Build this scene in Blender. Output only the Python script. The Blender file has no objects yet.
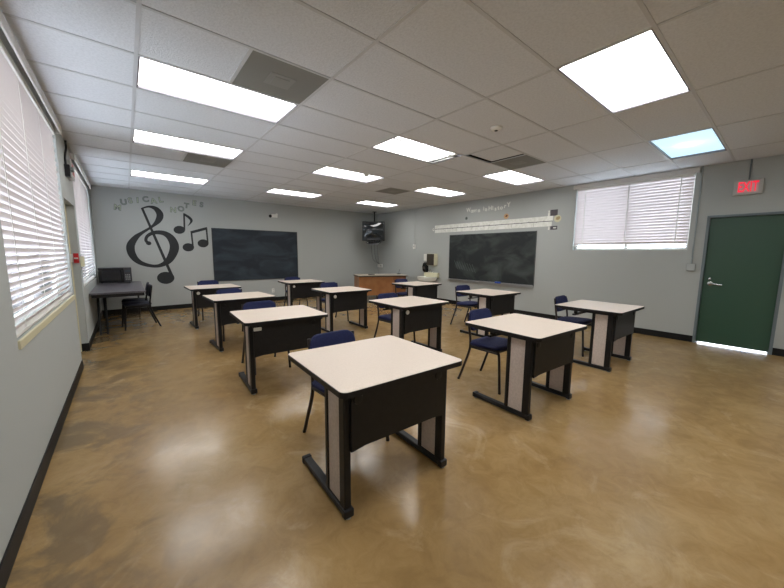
import bpy, bmesh, math, random
from mathutils import Vector, Matrix
random.seed(7)
C = bpy.context.scene.collection
PI = math.pi
# ---------------------------------------------------------------- room numbers (metres)
XL, XR, YF, YB, ZC = -0.656, 6.903, 6.396, -5.9, 2.779
U = 0.6096; S = 0.9877 * U

# ---------------------------------------------------------------- materials
def lin(c):
    c = c / 255.0
    return c / 12.92 if c <= 0.04045 else ((c + 0.055) / 1.055) ** 2.4
def rgb(r, g, b): return (lin(r), lin(g), lin(b), 1)
MATS = {}
def mat(name, col, rough=0.5, metal=0.0, spec=0.5, coat=0.0, noise=None, bump=None):
    """noise=(scale, colour2, lo, hi); bump=(scale, strength)"""
    if name in MATS: return MATS[name]
    m = bpy.data.materials.new(name); m.use_nodes = True
    nt = m.node_tree; b = nt.nodes['Principled BSDF']
    b.inputs['Base Color'].default_value = col
    b.inputs['Roughness'].default_value = rough
    b.inputs['Metallic'].default_value = metal
    b.inputs['Specular IOR Level'].default_value = spec
    b.inputs['Coat Weight'].default_value = coat
    tc = nt.nodes.new('ShaderNodeTexCoord')
    if noise:
        n = nt.nodes.new('ShaderNodeTexNoise'); n.inputs['Scale'].default_value = noise[0]; n.inputs['Detail'].default_value = 5
        r = nt.nodes.new('ShaderNodeValToRGB')
        r.color_ramp.elements[0].position = noise[2]; r.color_ramp.elements[1].position = noise[3]
        r.color_ramp.elements[0].color = noise[1]; r.color_ramp.elements[1].color = col
        nt.links.new(tc.outputs['Object'], n.inputs['Vector']); nt.links.new(n.outputs['Fac'], r.inputs['Fac'])
        nt.links.new(r.outputs['Color'], b.inputs['Base Color'])
    if bump:
        n = nt.nodes.new('ShaderNodeTexNoise'); n.inputs['Scale'].default_value = bump[0]; n.inputs['Detail'].default_value = 3
        k = nt.nodes.new('ShaderNodeBump'); k.inputs['Strength'].default_value = bump[1]; k.inputs['Distance'].default_value = 0.01
        nt.links.new(tc.outputs['Object'], n.inputs['Vector']); nt.links.new(n.outputs['Fac'], k.inputs['Height'])
        nt.links.new(k.outputs['Normal'], b.inputs['Normal'])
    MATS[name] = m
    return m
def emis(name, col, strength):
    if name in MATS: return MATS[name]
    m = bpy.data.materials.new(name); m.use_nodes = True
    b = m.node_tree.nodes['Principled BSDF']
    b.inputs['Base Color'].default_value = (0.8, 0.8, 0.8, 1)
    b.inputs['Emission Color'].default_value = col
    b.inputs['Emission Strength'].default_value = strength
    MATS[name] = m
    return m

WALL = mat('wall_paint', rgb(173, 177, 175), 0.75, spec=0.25, bump=(260, 0.12))
def floor_material():
    m = bpy.data.materials.new('stained_concrete'); m.use_nodes = True
    nt = m.node_tree; b = nt.nodes['Principled BSDF']; L = nt.links.new
    tc = nt.nodes.new('ShaderNodeTexCoord')
    def noise(scale, detail, rough=0.6, dist=0.0):
        n = nt.nodes.new('ShaderNodeTexNoise'); n.inputs['Scale'].default_value = scale; n.inputs['Detail'].default_value = detail
        n.inputs['Roughness'].default_value = rough; n.inputs['Distortion'].default_value = dist
        L(tc.outputs['Object'], n.inputs['Vector']); return n
    def ramp(src, stops):
        r = nt.nodes.new('ShaderNodeValToRGB'); e = r.color_ramp.elements
        while len(e) < len(stops): e.new(0.5)
        for q, (p, c) in zip(e, stops): q.position = p; q.color = c
        L(src, r.inputs['Fac']); return r
    def mix(f, a, b_, mode='MIX'):
        x = nt.nodes.new('ShaderNodeMix'); x.data_type = 'RGBA'; x.blend_type = mode
        if isinstance(f, float): x.inputs['Factor'].default_value = f
        else: L(f, x.inputs['Factor'])
        L(a, x.inputs['A'])
        if isinstance(b_, tuple): x.inputs['B'].default_value = b_
        else: L(b_, x.inputs['B'])
        return x.outputs['Result']
    base = ramp(noise(0.9, 6, 0.55, 0.6).outputs['Fac'], [(0.3, rgb(144, 116, 75)), (0.5, rgb(157, 129, 86)), (0.7, rgb(168, 142, 100))])
    fine = ramp(noise(7, 8, 0.7, 0.8).outputs['Fac'], [(0.35, rgb(222, 218, 210)), (0.62, rgb(255, 255, 255))])
    c = mix(0.75, base.outputs['Color'], fine.outputs['Color'], 'MULTIPLY')
    # pale worn drifts
    pale = ramp(noise(2.3, 7, 0.65, 1.5).outputs['Fac'], [(0.56, (0, 0, 0, 1)), (0.72, (0.4, 0.4, 0.4, 1))])
    c = mix(pale.outputs['Color'], c, rgb(190, 168, 132))
    # dark stains along the wall with the two windows
    sx = nt.nodes.new('ShaderNodeSeparateXYZ'); L(tc.outputs['Object'], sx.inputs['Vector'])
    mr = nt.nodes.new('ShaderNodeMapRange'); mr.inputs['From Min'].default_value = XL + 0.02; mr.inputs['From Max'].default_value = XL + 0.95
    mr.inputs['To Min'].default_value = 1; mr.inputs['To Max'].default_value = 0; L(sx.outputs['X'], mr.inputs['Value'])
    st = ramp(noise(2.6, 6, 0.62, 0.6).outputs['Fac'], [(0.46, (0, 0, 0, 1)), (0.58, (0.75, 0.75, 0.75, 1))])
    mm = nt.nodes.new('ShaderNodeMath'); mm.operation = 'MULTIPLY'; L(mr.outputs['Result'], mm.inputs[0]); L(st.outputs['Color'], mm.inputs[1])
    c = mix(mm.outputs[0], c, rgb(92, 80, 62))
    L(c, b.inputs['Base Color'])
    rr = ramp(noise(3.0, 5).outputs['Fac'], [(0.3, (0.15, 0.15, 0.15, 1)), (0.7, (0.27, 0.27, 0.27, 1))])
    L(rr.outputs['Color'], b.inputs['Roughness'])
    b.inputs['Specular IOR Level'].default_value = 0.5
    bp = nt.nodes.new('ShaderNodeBump'); bp.inputs['Strength'].default_value = 0.04; bp.inputs['Distance'].default_value = 0.02
    L(noise(5, 3).outputs['Fac'], bp.inputs['Height']); L(bp.outputs['Normal'], b.inputs['Normal'])
    return m
FLOOR = floor_material()
TILE = mat('ceiling_tile', rgb(213, 216, 220), 0.9, spec=0.1, noise=(60, rgb(204, 207, 211), 0.35, 0.6), bump=(90, 0.3))
TBAR = mat('ceiling_tbar', rgb(190, 192, 195), 0.6)
BLACKBASE = mat('black_vinyl_base', rgb(17, 17, 18), 0.55, spec=0.3)
LAMIN = mat('cream_laminate', rgb(216, 202, 189), 0.38, noise=(160, rgb(210, 196, 183), 0.38, 0.55))
LEGPANEL = mat('beige_panel', rgb(196, 184, 176), 0.5, noise=(60, rgb(186, 174, 166), 0.4, 0.6))
DBLACK = mat('desk_black', rgb(25, 24, 24), 0.5, spec=0.35, noise=(30, rgb(21, 20, 20), 0.4, 0.6))
STEEL = mat('black_steel', rgb(20, 20, 22), 0.45, spec=0.35)
BROWNST = mat('bronze_steel', rgb(44, 38, 38), 0.4, metal=0.3)
FABRIC = mat('blue_fabric', rgb(27, 37, 86), 0.85, noise=(200, rgb(20, 28, 68), 0.4, 0.6), bump=(400, 0.4))
DARKFAB = mat('navy_plastic', rgb(22, 26, 46), 0.5)
GREEN = mat('green_door_paint', rgb(48, 80, 64), 0.4, bump=(30, 0.05))
FRAMEP = mat('frame_paint', rgb(104, 116, 122), 0.5)
CREAM = mat('cream_trim', rgb(206, 200, 168), 0.5)
WHITEP = mat('white_plastic', rgb(225, 225, 220), 0.4)
CREAMP = mat('cream_plastic', rgb(222, 218, 188), 0.4)
GREYP = mat('grey_plastic', rgb(150, 152, 150), 0.5)
ALU = mat('aluminium', rgb(170, 172, 172), 0.35, metal=0.8)
CHROME = mat('satin_chrome', rgb(205, 205, 205), 0.25, metal=1.0)
VENT = mat('grey_vent_metal', rgb(124, 124, 120), 0.6)
VENTL = mat('light_vent_metal', rgb(136, 136, 132), 0.6)
PLENUM = mat('plenum_black', rgb(22, 20, 18), 0.9)
WOOD = mat('oak_veneer', rgb(160, 110, 66), 0.4, noise=(6, rgb(146, 96, 56), 0.35, 0.65))
WOODTOP = mat('grey_laminate', rgb(170, 160, 146), 0.4)
PAINTK = mat('charcoal_mural_paint', rgb(38, 42, 44), 0.7)
GLOSSK = mat('gloss_black_plastic', rgb(16, 17, 19), 0.2)
SCREEN = mat('dark_screen_glass', rgb(22, 28, 32), 0.06, coat=0.5)
SMOKE = mat('smoky_panel', rgb(66, 60, 50), 0.3)
PORC = mat('porcelain', rgb(232, 234, 228), 0.15)
GREYTOP = mat('slate_grey_laminate', rgb(94, 92, 98), 0.35, noise=(20, rgb(84, 82, 88), 0.4, 0.6))
PAPER = mat('white_paper', rgb(238, 239, 234), 0.8, noise=(14, rgb(224, 226, 218), 0.4, 0.6))
INK = mat('dark_ink', rgb(70, 72, 72), 0.8)
DARKPOST = mat('dark_poster', rgb(74, 70, 76), 0.6)
RED = mat('red_plastic', rgb(190, 36, 40), 0.4)
BLUEP = mat('blue_felt', rgb(38, 66, 150), 0.8)
SKIN = mat('tan_paper', rgb(196, 160, 120), 0.8)
GREENL = mat('pale_green_card', rgb(170, 180, 158), 0.8)
DARKL = mat('dark_card', rgb(112, 120, 116), 0.8)
GREYL = mat('grey_card', rgb(132, 140, 136), 0.8)
WHITEL = mat('white_card', rgb(226, 228, 220), 0.8)
def chalk(name, base, smear, strips, amount):
    m = bpy.data.materials.new(name); m.use_nodes = True; nt = m.node_tree; b = nt.nodes['Principled BSDF']; L = nt.links.new
    tc = nt.nodes.new('ShaderNodeTexCoord'); mp = nt.nodes.new('ShaderNodeMapping'); mp.inputs['Scale'].default_value = strips
    L(tc.outputs['Object'], mp.inputs['Vector'])
    n = nt.nodes.new('ShaderNodeTexNoise'); n.inputs['Scale'].default_value = 1.6; n.inputs['Detail'].default_value = 7; n.inputs['Distortion'].default_value = 0.9
    L(mp.outputs['Vector'], n.inputs['Vector'])
    r = nt.nodes.new('ShaderNodeValToRGB'); r.color_ramp.elements[0].position = 0.45; r.color_ramp.elements[1].position = 0.85
    r.color_ramp.elements[0].color = base; r.color_ramp.elements[1].color = smear
    L(n.outputs['Fac'], r.inputs['Fac']); L(r.outputs['Color'], b.inputs['Base Color']); b.inputs['Roughness'].default_value = 0.6
    b.inputs['Specular IOR Level'].default_value = 0.3
    return m
SLATE1 = chalk('blue_black_slate', rgb(36, 44, 52), rgb(66, 76, 86), (0.8, 1, 1.8), 1)
SLATE2 = chalk('green_black_slate', rgb(38, 43, 44), rgb(82, 88, 86), (1, 1.0, 1.6), 1)
CHALKL = mat('chalk_marks', rgb(98, 106, 103), 0.9)
def slat_material():
    m = bpy.data.materials.new('blind_slat'); m.use_nodes = True; nt = m.node_tree; L = nt.links.new
    o = nt.nodes['Material Output']; nt.nodes.remove(nt.nodes['Principled BSDF'])
    d = nt.nodes.new('ShaderNodeBsdfDiffuse'); d.inputs['Color'].default_value = rgb(222, 216, 216)
    t = nt.nodes.new('ShaderNodeBsdfTranslucent'); t.inputs['Color'].default_value = rgb(228, 222, 232)
    x = nt.nodes.new('ShaderNodeMixShader'); x.inputs['Fac'].default_value = 0.03
    L(d.outputs[0], x.inputs[1]); L(t.outputs[0], x.inputs[2]); L(x.outputs[0], o.inputs['Surface'])
    return m
SLAT = slat_material()
def glass_material():
    m = bpy.data.materials.new('window_glass'); m.use_nodes = True; nt = m.node_tree; L = nt.links.new
    o = nt.nodes['Material Output']; nt.nodes.remove(nt.nodes['Principled BSDF'])
    t = nt.nodes.new('ShaderNodeBsdfTransparent'); t.inputs['Color'].default_value = (0.93, 0.96, 0.95, 1)
    g = nt.nodes.new('ShaderNodeBsdfGlossy'); g.inputs['Roughness'].default_value = 0.02
    f = nt.nodes.new('ShaderNodeFresnel'); f.inputs['IOR'].default_value = 1.45
    x = nt.nodes.new('ShaderNodeMixShader'); L(f.outputs[0], x.inputs['Fac'])
    L(t.outputs[0], x.inputs[1]); L(g.outputs[0], x.inputs[2]); L(x.outputs[0], o.inputs['Surface'])
    return m
GLASS = glass_material()
LAMP = emis('fluorescent_diffuser', (1.0, 0.985, 0.955, 1), 8.5)
LAMPB = emis('fluorescent_diffuser_bright', (1.0, 0.99, 0.97, 1), 13.0)
TUBE = emis('fluorescent_tube', (1.0, 0.97, 0.92, 1), 16.0)
LAMPC = emis('cool_dim_diffuser', (0.50, 0.78, 0.90, 1), 0.45)
EXITR = emis('exit_red', (1.0, 0.02, 0.06, 1), 0.85); EXITR.node_tree.nodes['Principled BSDF'].inputs['Base Color'].default_value = (0.3, 0.0, 0.01, 1)
EXITW = emis('exit_face', (1.0, 0.30, 0.36, 1), 0.06); EXITW.node_tree.nodes['Principled BSDF'].inputs['Base Color'].default_value = (0.62, 0.45, 0.45, 1)

# ---------------------------------------------------------------- mesh helpers
class MB:
    def __init__(s): s.bm = bmesh.new()
    def box(s, x0, x1, y0, y1, z0, z1, M=None, bev=0.0, mi=0, seg=2):
        x0, x1 = sorted((x0, x1)); y0, y1 = sorted((y0, y1)); z0, z1 = sorted((z0, z1))
        T = Matrix.Translation(((x0+x1)/2, (y0+y1)/2, (z0+z1)/2)) @ Matrix.Diagonal((x1-x0, y1-y0, z1-z0, 1))
        r = bmesh.ops.create_cube(s.bm, size=1, matrix=T)
        vs = r['verts']; fs = {f for v in vs for f in v.link_faces}
        for f in fs: f.material_index = mi
        if bev:
            es = list({e for v in vs for e in v.link_edges})
            q = bmesh.ops.bevel(s.bm, geom=es, offset=bev, segments=seg, profile=0.5, affect='EDGES')
            for f in q['faces']: f.material_index = mi
            vs = list({v for f in q['faces'] for v in f.verts} | {v for v in vs if v.is_valid})
        if M is not None: bmesh.ops.transform(s.bm, matrix=M, verts=[v for v in vs if v.is_valid])
        return s
    def tube(s, pts, r, n=10, closed=False, smooth=0, caps=True):
        pts = [Vector(p) for p in pts]
        for _ in range(smooth):                       # corner cutting
            q = [pts[0]]
            for a, b in zip(pts, pts[1:]): q += [a.lerp(b, 0.25), a.lerp(b, 0.75)]
            q.append(pts[-1]); pts = q
        rings = []; prev = None
        N = len(pts)
        for i, p in enumerate(pts):
            if closed: t = (pts[(i+1) % N] - pts[i-1]).normalized()
            else: t = (pts[min(i+1, N-1)] - pts[max(i-1, 0)]).normalized()
            a = prev if prev is not None else (Vector((0, 0, 1)) if abs(t.z) < 0.9 else Vector((1, 0, 0)))
            u = (a - t * a.dot(t)).normalized(); v = t.cross(u); prev = u
            rings.append([s.bm.verts.new(p + (u*math.cos(2*PI*k/n) + v*math.sin(2*PI*k/n)) * r) for k in range(n)])
        m = N if closed else N - 1
        for i in range(m):
            A, B = rings[i], rings[(i+1) % N]
            for k in range(n): s.bm.faces.new((A[k], A[(k+1) % n], B[(k+1) % n], B[k]))
        if caps and not closed:
            s.bm.faces.new(rings[0][::-1]); s.bm.faces.new(rings[-1])
        return s
    def lathe(s, prof, n=24, M=None):
        """prof: (r, z) pairs bottom to top round the z axis"""
        rings = []
        for r, z in prof:
            if r < 1e-6: rings.append([s.bm.verts.new((0, 0, z))])
            else: rings.append([s.bm.verts.new((r*math.cos(2*PI*k/n), r*math.sin(2*PI*k/n), z)) for k in range(n)])
        for A, B in zip(rings, rings[1:]):
            for k in range(n):
                f = [A[k % len(A)], A[(k+1) % len(A)], B[(k+1) % len(B)], B[k % len(B)]]
                f = list(dict.fromkeys(f))
                if len(f) > 2: s.bm.faces.new(f)
        for R, flip in ((rings[0], True), (rings[-1], False)):
            if len(R) > 2: s.bm.faces.new(R[::-1] if flip else R)
        if M is not None: bmesh.ops.transform(s.bm, matrix=M, verts=[v for R in rings for v in R])
        return s
    def prism(s, poly, h, M=None, mi=0):
        """poly (x, y) extruded from z=0 to h"""
        a = [s.bm.verts.new((x, y, 0)) for x, y in poly]; b = [s.bm.verts.new((x, y, h)) for x, y in poly]
        n = len(poly); fs = [s.bm.faces.new(a[::-1]), s.bm.faces.new(b)]
        for i in range(n): fs.append(s.bm.faces.new((a[i], a[(i+1) % n], b[(i+1) % n], b[i])))
        for f in fs: f.material_index = mi
        if M is not None: bmesh.ops.transform(s.bm, matrix=M, verts=a+b)
        return s
    def quad(s, *pts):
        s.bm.faces.new([s.bm.verts.new(p) for p in pts]); return s
    def build(s, name, m, parent=None, loc=None, smooth=False, fix=True):
        if fix: bmesh.ops.recalc_face_normals(s.bm, faces=s.bm.faces)
        me = bpy.data.meshes.new(name); s.bm.to_mesh(me); s.bm.free()
        for q in (m if isinstance(m, (list, tuple)) else [m]): me.materials.append(q)
        if smooth:
            for p in me.polygons: p.use_smooth = True
            me.set_sharp_from_angle(angle=math.radians(40))
        o = bpy.data.objects.new(name, me); C.objects.link(o)
        if parent: o.parent = parent
        if loc: o.location = loc
        return o
def rounded(w, d, r, n=6):
    out = []
    for cx, cy, a0 in ((w/2-r, d/2-r, 0), (-w/2+r, d/2-r, 90), (-w/2+r, -d/2+r, 180), (w/2-r, -d/2+r, 270)):
        for k in range(n+1):
            a = math.radians(a0 + 90*k/n); out.append((cx + r*math.cos(a), cy + r*math.sin(a)))
    return out
def ellipse(cx, cy, rx, ry, n=36, rot=0):
    return [(cx + rx*math.cos(a)*math.cos(rot) - ry*math.sin(a)*math.sin(rot), cy + rx*math.cos(a)*math.sin(rot) + ry*math.sin(a)*math.cos(rot)) for a in [2*PI*k/n for k in range(n)]]
def tag(o, label, cat, group=None, kind=None):
    o['label'] = label; o['category'] = cat
    if group: o['group'] = group
    if kind: o['kind'] = kind
    return o
def thing(name, label, cat, loc=(0, 0, 0), rz=0.0, group=None):
    o = bpy.data.objects.new(name, None); o.empty_display_size = 0.1; C.objects.link(o)
    o.location = loc; o.rotation_euler = (0, 0, rz)
    return tag(o, label, cat, group)
def struct(o, label=None):
    o['kind'] = 'structure'
    if label: o['label'] = label
    return o
def copy_tree(o, parent=None):
    c = o.copy(); C.objects.link(c); c.parent = parent
    for ch in list(o.children): copy_tree(ch, c)
    return c
XZ = Matrix.Rotation(PI/2, 4, 'X')                     # (x, y, h) -> (x, -h, y): drawing on a wall facing -Y
def onfar(y): return Matrix.Translation((0, y, 0)) @ XZ
def onright(x):                                         # (a, b, h) -> (x - h, -a, b): drawing on the wall facing -X, a grows to the viewer's right
    return Matrix(((0, 0, -1, x), (-1, 0, 0, 0), (0, 1, 0, 0), (0, 0, 0, 1)))

# ---------------------------------------------------------------- room shell
struct(MB().box(XL-0.3, XR+0.3, YB-0.2, YF+0.2, -0.1, 0).build('floor', FLOOR))
# walls with openings: list of (a0, a1, z0, z1) holes along the wall
def wall_boxes(mb, axis, c0, c1, a0, a1, holes, top=ZC+0.35):
    cuts = sorted({a0, a1, *[h[0] for h in holes], *[h[1] for h in holes]})
    for p, q in zip(cuts, cuts[1:]):
        hs = [h for h in holes if h[0] <= p and q <= h[1]]
        spans = [(0, top)]
        for h in hs:
            spans = [s for a, b in spans for s in ((a, min(b, h[2])), (max(a, h[3]), b)) if s[1]-s[0] > 1e-4]
        for z0, z1 in spans:
            if axis == 'y': mb.box(c0, c1, p, q, z0, z1)
            else: mb.box(p, q, c0, c1, z0, z1)
    return mb
W1 = (-0.43, 2.07, 0.90, 2.68); D1 = (2.17, 3.10, 0.0, 2.0); W2 = (3.33, 5.98, 0.87, 2.66)
W3 = (-1.99, -0.235, 1.492, 2.71); D2 = (-3.035, -2.185, 0.0, 2.015)
wl = wall_boxes(MB(), 'y', XL-0.2, XL, YB, YF, [W1, W2, D1])
wl.box(XL-0.2, XL-0.17, D1[0], D1[1], 0, D1[3])
struct(wl.build('wall_left', WALL))
struct(wall_boxes(MB(), 'y', XR, XR+0.2, YB, YF, [W3, D2]).build('wall_right', WALL))
struct(MB().box(XL-0.2, XR+0.2, YF, YF+0.2, 0, ZC+0.35).build('wall_far', WALL))
struct(MB().box(XL-0.2, XR+0.2, YB-0.2, YB, 0, ZC+0.35).build('wall_back', WALL))
# baseboards
BH, BT = 0.105, 0.008
mb = MB()
for a, b in ((YB, D1[0]), (D1[1], YF)): mb.box(XL, XL+BT, a, b, 0, BH)
mb.box(XL-0.12, XL+BT, D1[1]-BT, D1[1], 0, BH)
struct(mb.build('baseboard_left', BLACKBASE))
mb = MB()
for a, b in ((YB, D2[0]), (D2[1], YF)): mb.box(XR-BT, XR, a, b, 0, BH)
struct(mb.build('baseboard_right', BLACKBASE))
struct(MB().box(XL, XR, YF-BT, YF, 0, BH).build('baseboard_far', BLACKBASE))
struct(MB().box(XL, XR, YB, YB+BT, 0, BH).build('baseboard_back', BLACKBASE))

# ceiling: tiles in a 4 ft x 2 ft grid, with the cells of lamps and air grilles left out
COL = [XL, 0.0, 2*U, 4*U, 6*U, 8*U, 10*U, XR]          # A=0, B, C, D, E, F
rows = [YB] + [k*S for k in range(-9, 11)] + [YF]
LIGHTS = {(c, r) for c in (1, 3, 5) for r in (-8, -4, 0, 3, 7)}  # panels out of view repeat the layout, added for the light they give
VENTS = [(1, -1), (1, 4), (4, -1), (4, 4)]              # half cells, the half with the larger x
mb = MB(); gap = 0.010
def tile(mb, x0, x1, y0, y1, z=ZC):
    mb.box(x0+gap, x1-gap, y0+gap, y1-gap, z+0.002, z+0.02)
for ci in range(7):
    for j in range(len(rows)-1):
        y0, y1 = rows[j], rows[j+1]
        k = j - 10 if j > 0 else -10
        k = round(y0 / S) if j > 0 else -10
        x0, x1 = COL[ci], COL[ci+1]
        if (ci, k) in LIGHTS: continue
        if (ci, k) in VENTS:
            xm = x0 + U
            if (ci, k) == (4, -1): tile(mb, x0, xm-0.055, y0, y1-0.075)
            else: tile(mb, x0, xm, y0, y1)
            continue
        tile(mb, x0, x1, y0, y1)
ceiling = struct(mb.build('ceiling', TILE))
mb = MB(); b = 0.012
for x in COL[1:-1]: mb.box(x-b, x+b, YB, YF, ZC-0.002, ZC+0.006)
for y in rows[1:-1]:
    for ci in range(7):
        mb.box(COL[ci]+b, COL[ci+1]-b, y-b, y+b, ZC-0.002, ZC+0.006)
for ci, k in VENTS:
    xm = COL[ci]+U; mb.box(xm-b, xm+b, k*S+b, (k+1)*S-b, ZC-0.002, ZC+0.006)
for x in (XL, XR): mb.box(x, x + (0.02 if x < 0 else -0.02), YB, YF, ZC-0.002, ZC+0.006)
for y in (YB, YF): mb.box(XL, XR, y, y + (0.02 if y < 0 else -0.02), ZC-0.002, ZC+0.006)
mb.build('ceiling_grid', TBAR, ceiling)
struct(MB().box(XL-0.2, XR+0.2, YB-0.2, YF+0.2, ZC+0.35, ZC+0.4).build('roof_deck', PLENUM))

# ---------------------------------------------------------------- ceiling lights
LW, LD = 2*U - 2*b, S - 2*b
def light_shell(t, depth=0.09):
    m = MB(); w, d = LW/2, LD/2; k = 0.012
    m.box(-w, w, -d, -d+k, 0.0, depth).box(-w, w, d-k, d, 0.0, depth).box(-w, -w+k, -d+k, d-k, 0, depth).box(w-k, w, -d+k, d-k, 0, depth)
    m.box(-w, w, -d, d, depth, depth+0.01)
    m.build('light_frame', mat('lamp_frame_grey', rgb(110, 108, 116), 0.5), t)
def panel_light(name, label, mm, rec=0.022):
    t = thing(name, label, 'ceiling light', group=None)
    light_shell(t)
    MB().box(-LW/2+0.012, LW/2-0.012, -LD/2+0.012, LD/2-0.012, rec, rec+0.004).build('diffuser', mm, t)
    return t
lab = {
 (1, -8): 'unseen added ceiling light panel behind the camera on the big window side',
 (1, -4): 'unseen added ceiling light panel overhead of the camera by the big window blind',
 (1, 0): 'long glowing ceiling light panel touching the big grey air diffuser',
 (1, 3): 'glowing ceiling light panel with a grey grille on its far edge, over the window row',
 (1, 7): 'slim glowing ceiling light panel just above the treble clef mural',
 (3, -8): 'unseen added ceiling light panel behind the camera over the middle aisle',
 (3, -4): 'very bright large ceiling light panel, the biggest on the green door side',
 (3, 3): 'glowing ceiling light panel in the middle row, second from the mural wall',
 (3, 7): 'small glowing ceiling light panel in the middle row, over the front chalkboard wall',
 (5, -8): 'unseen added ceiling light panel behind the camera on the green door side',
 (5, 0): 'glowing ceiling light panel beside the displaced dark tile, near the wide wall window',
 (5, 3): 'glowing ceiling light panel above the lettering on the wall of the long chalkboard',
 (5, 7): 'small glowing ceiling light panel in front of the corner television',
}
proto = None
for (c, r) in sorted(LIGHTS, key=lambda q: (q != (1, 0), q)):
    x = COL[c] + U; y = (r + 0.5) * S
    if (c, r) == (3, 0):
        t = thing('ceiling_light', 'open ceiling light with its lens hanging and bare bright tubes showing', 'ceiling light', (x, y, ZC))
        light_shell(t, 0.10)
        for yy in (-0.20, -0.06, 0.08):
            MB().tube([(-LW/2+0.05, yy, 0.06), (LW/2-0.07, yy, 0.06)], 0.019, 12).build('fluorescent_tube', TUBE, t, smooth=True)
        MB().box(LW/2-0.075, LW/2-0.02, -0.24, 0.24, 0.03, 0.095).build('ballast_cover', WHITEP, t)
        m = MB(); m.box(-LW/2+0.015, LW/2-0.16, -0.15, LD/2-0.014, 0.012, 0.016)
        m.build('diffuser', LAMP, t)
        m = MB(); m.box(-LW/2+0.015, LW/2-0.02, -0.172, -0.152, 0.004, 0.02).box(LW/2-0.035, LW/2-0.018, -0.15, LD/2-0.014, 0.004, 0.02)
        m.box(-LW/2+0.015, LW/2-0.02, LD/2-0.03, LD/2-0.014, 0.002, 0.02)
        m.build('lens_frame', GREYP, t)
    elif (c, r) == (5, -4):
        t = thing('ceiling_light', 'dim bluish ceiling light panel near the lit EXIT sign, bright in its centre', 'ceiling light', (x, y, ZC))
        light_shell(t, 0.12)
        dm = bpy.data.materials.new('frosted_lens'); dm.use_nodes = True; nt = dm.node_tree
        o_ = nt.nodes['Material Output']; nt.nodes.remove(nt.nodes['Principled BSDF'])
        tr = nt.nodes.new('ShaderNodeBsdfTranslucent'); tr.inputs['Color'].default_value = rgb(215, 225, 228)
        em = nt.nodes.new('ShaderNodeEmission'); em.inputs['Color'].default_value = (0.50, 0.66, 0.74, 1); em.inputs['Strength'].default_value = 0.72
        ad = nt.nodes.new('ShaderNodeAddShader'); nt.links.new(tr.outputs[0], ad.inputs[0]); nt.links.new(em.outputs[0], ad.inputs[1]); nt.links.new(ad.outputs[0], o_.inputs['Surface'])
        MB().box(-LW/2+0.012, LW/2-0.012, -LD/2+0.012, LD/2-0.012, 0.022, 0.024).build('diffuser', dm, t)
        MB().tube([(-0.10, 0.0, 0.105), (0.10, 0.0, 0.105)], 0.012, 10).build('lamp_tube', emis('cool_tube', (0.9, 0.97, 1, 1), 16), t)
    else:
        if (c, r) == (3, -4):
            t = panel_light('ceiling_light', '', LAMPB)
        elif proto is None:
            t = proto = panel_light('ceiling_light', '', LAMP)
        else: t = copy_tree(proto)
        t.location = (x, y, ZC); t['label'] = lab[(c, r)]
    t['category'] = 'ceiling light'; t['group'] = 'fluorescent lights in the tiled ceiling'

# ---------------------------------------------------------------- air grilles
for (ci, k), lb in zip(VENTS, ('large dark grey ceiling air diffuser with a diamond centre, against the long front light panel',
                               'dark grey ceiling air grille on the far edge of the second window-side light',
                               'grey ceiling air grille next to the black gap of the displaced tile',
                               'small grey diamond-shaped ceiling air grille seen between three light panels')):
    x = COL[ci] + 1.5*U; y = (k+0.5)*S
    t = thing('air_vent', lb, 'air vent', (x, y, ZC), group='square air vents in the ceiling')
    w = U/2 - b; d = S/2 - b
    MB().box(-w, w, -d, d, 0.0, 0.012).build('vent_panel', VENT, t)
    m = MB()
    for s_, z in ((0.10, -0.003), (0.06, -0.007)):
        q = s_
        m.box(-q, q, -q, q, z, z+0.0055, bev=0.002, seg=1)
    m.build('vent_cone', VENTL, t)
# ceiling fittings
t = thing('smoke_detector', 'round white smoke detector on a ceiling tile beyond the brightest light', 'smoke detector', (3.10, -0.88, ZC))
MB().lathe([(0.0, -0.032), (0.035, -0.032), (0.05, -0.026), (0.062, -0.014), (0.065, 0.0), (0, 0.002)], 28).build('detector_body', WHITEP, t, smooth=True)
MB().lathe([(0, -0.038), (0.018, -0.037), (0.02, -0.031), (0, -0.03)], 16).build('sensor_cap', STEEL, t, smooth=True)
t = thing('motion_sensor', 'small white sensor hanging off the edge of a middle row light panel', 'sensor', (3.215, 1.79, ZC))
MB().lathe([(0.0, -0.045), (0.03, -0.04), (0.045, -0.02), (0.05, 0.0), (0, 0.002)], 24).build('sensor_body', WHITEP, t, smooth=True)
MB().lathe([(0.0, -0.056), (0.012, -0.053), (0.017, -0.044), (0, -0.04)], 14).build('sensor_lens', GREYP, t, smooth=True)
m = MB()  # tiny cream specks scattered in a line along the brightest panel
for i in range(14):
    fx = 2.86 + 0.54*i/13 + random.uniform(-.01, .01); fy = -3*S + 0.028 + random.uniform(0, .025)
    r_ = random.uniform(.003, .009)
    m.prism([(fx + r_*random.uniform(.6, 1.6)*math.cos(a), fy + r_*random.uniform(.5, 1)*math.sin(a)) for a in (0, 1.2, 2.5, 3.7, 5)], 0.0015, Matrix.Translation((0, 0, ZC+0.0005)))
tag(m.build('pale_specks', mat('speck_cream', rgb(214, 206, 170), 0.7)), 'line of tiny pale flakes on the ceiling tile along the brightest light panel', 'specks', kind='stuff')

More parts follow.
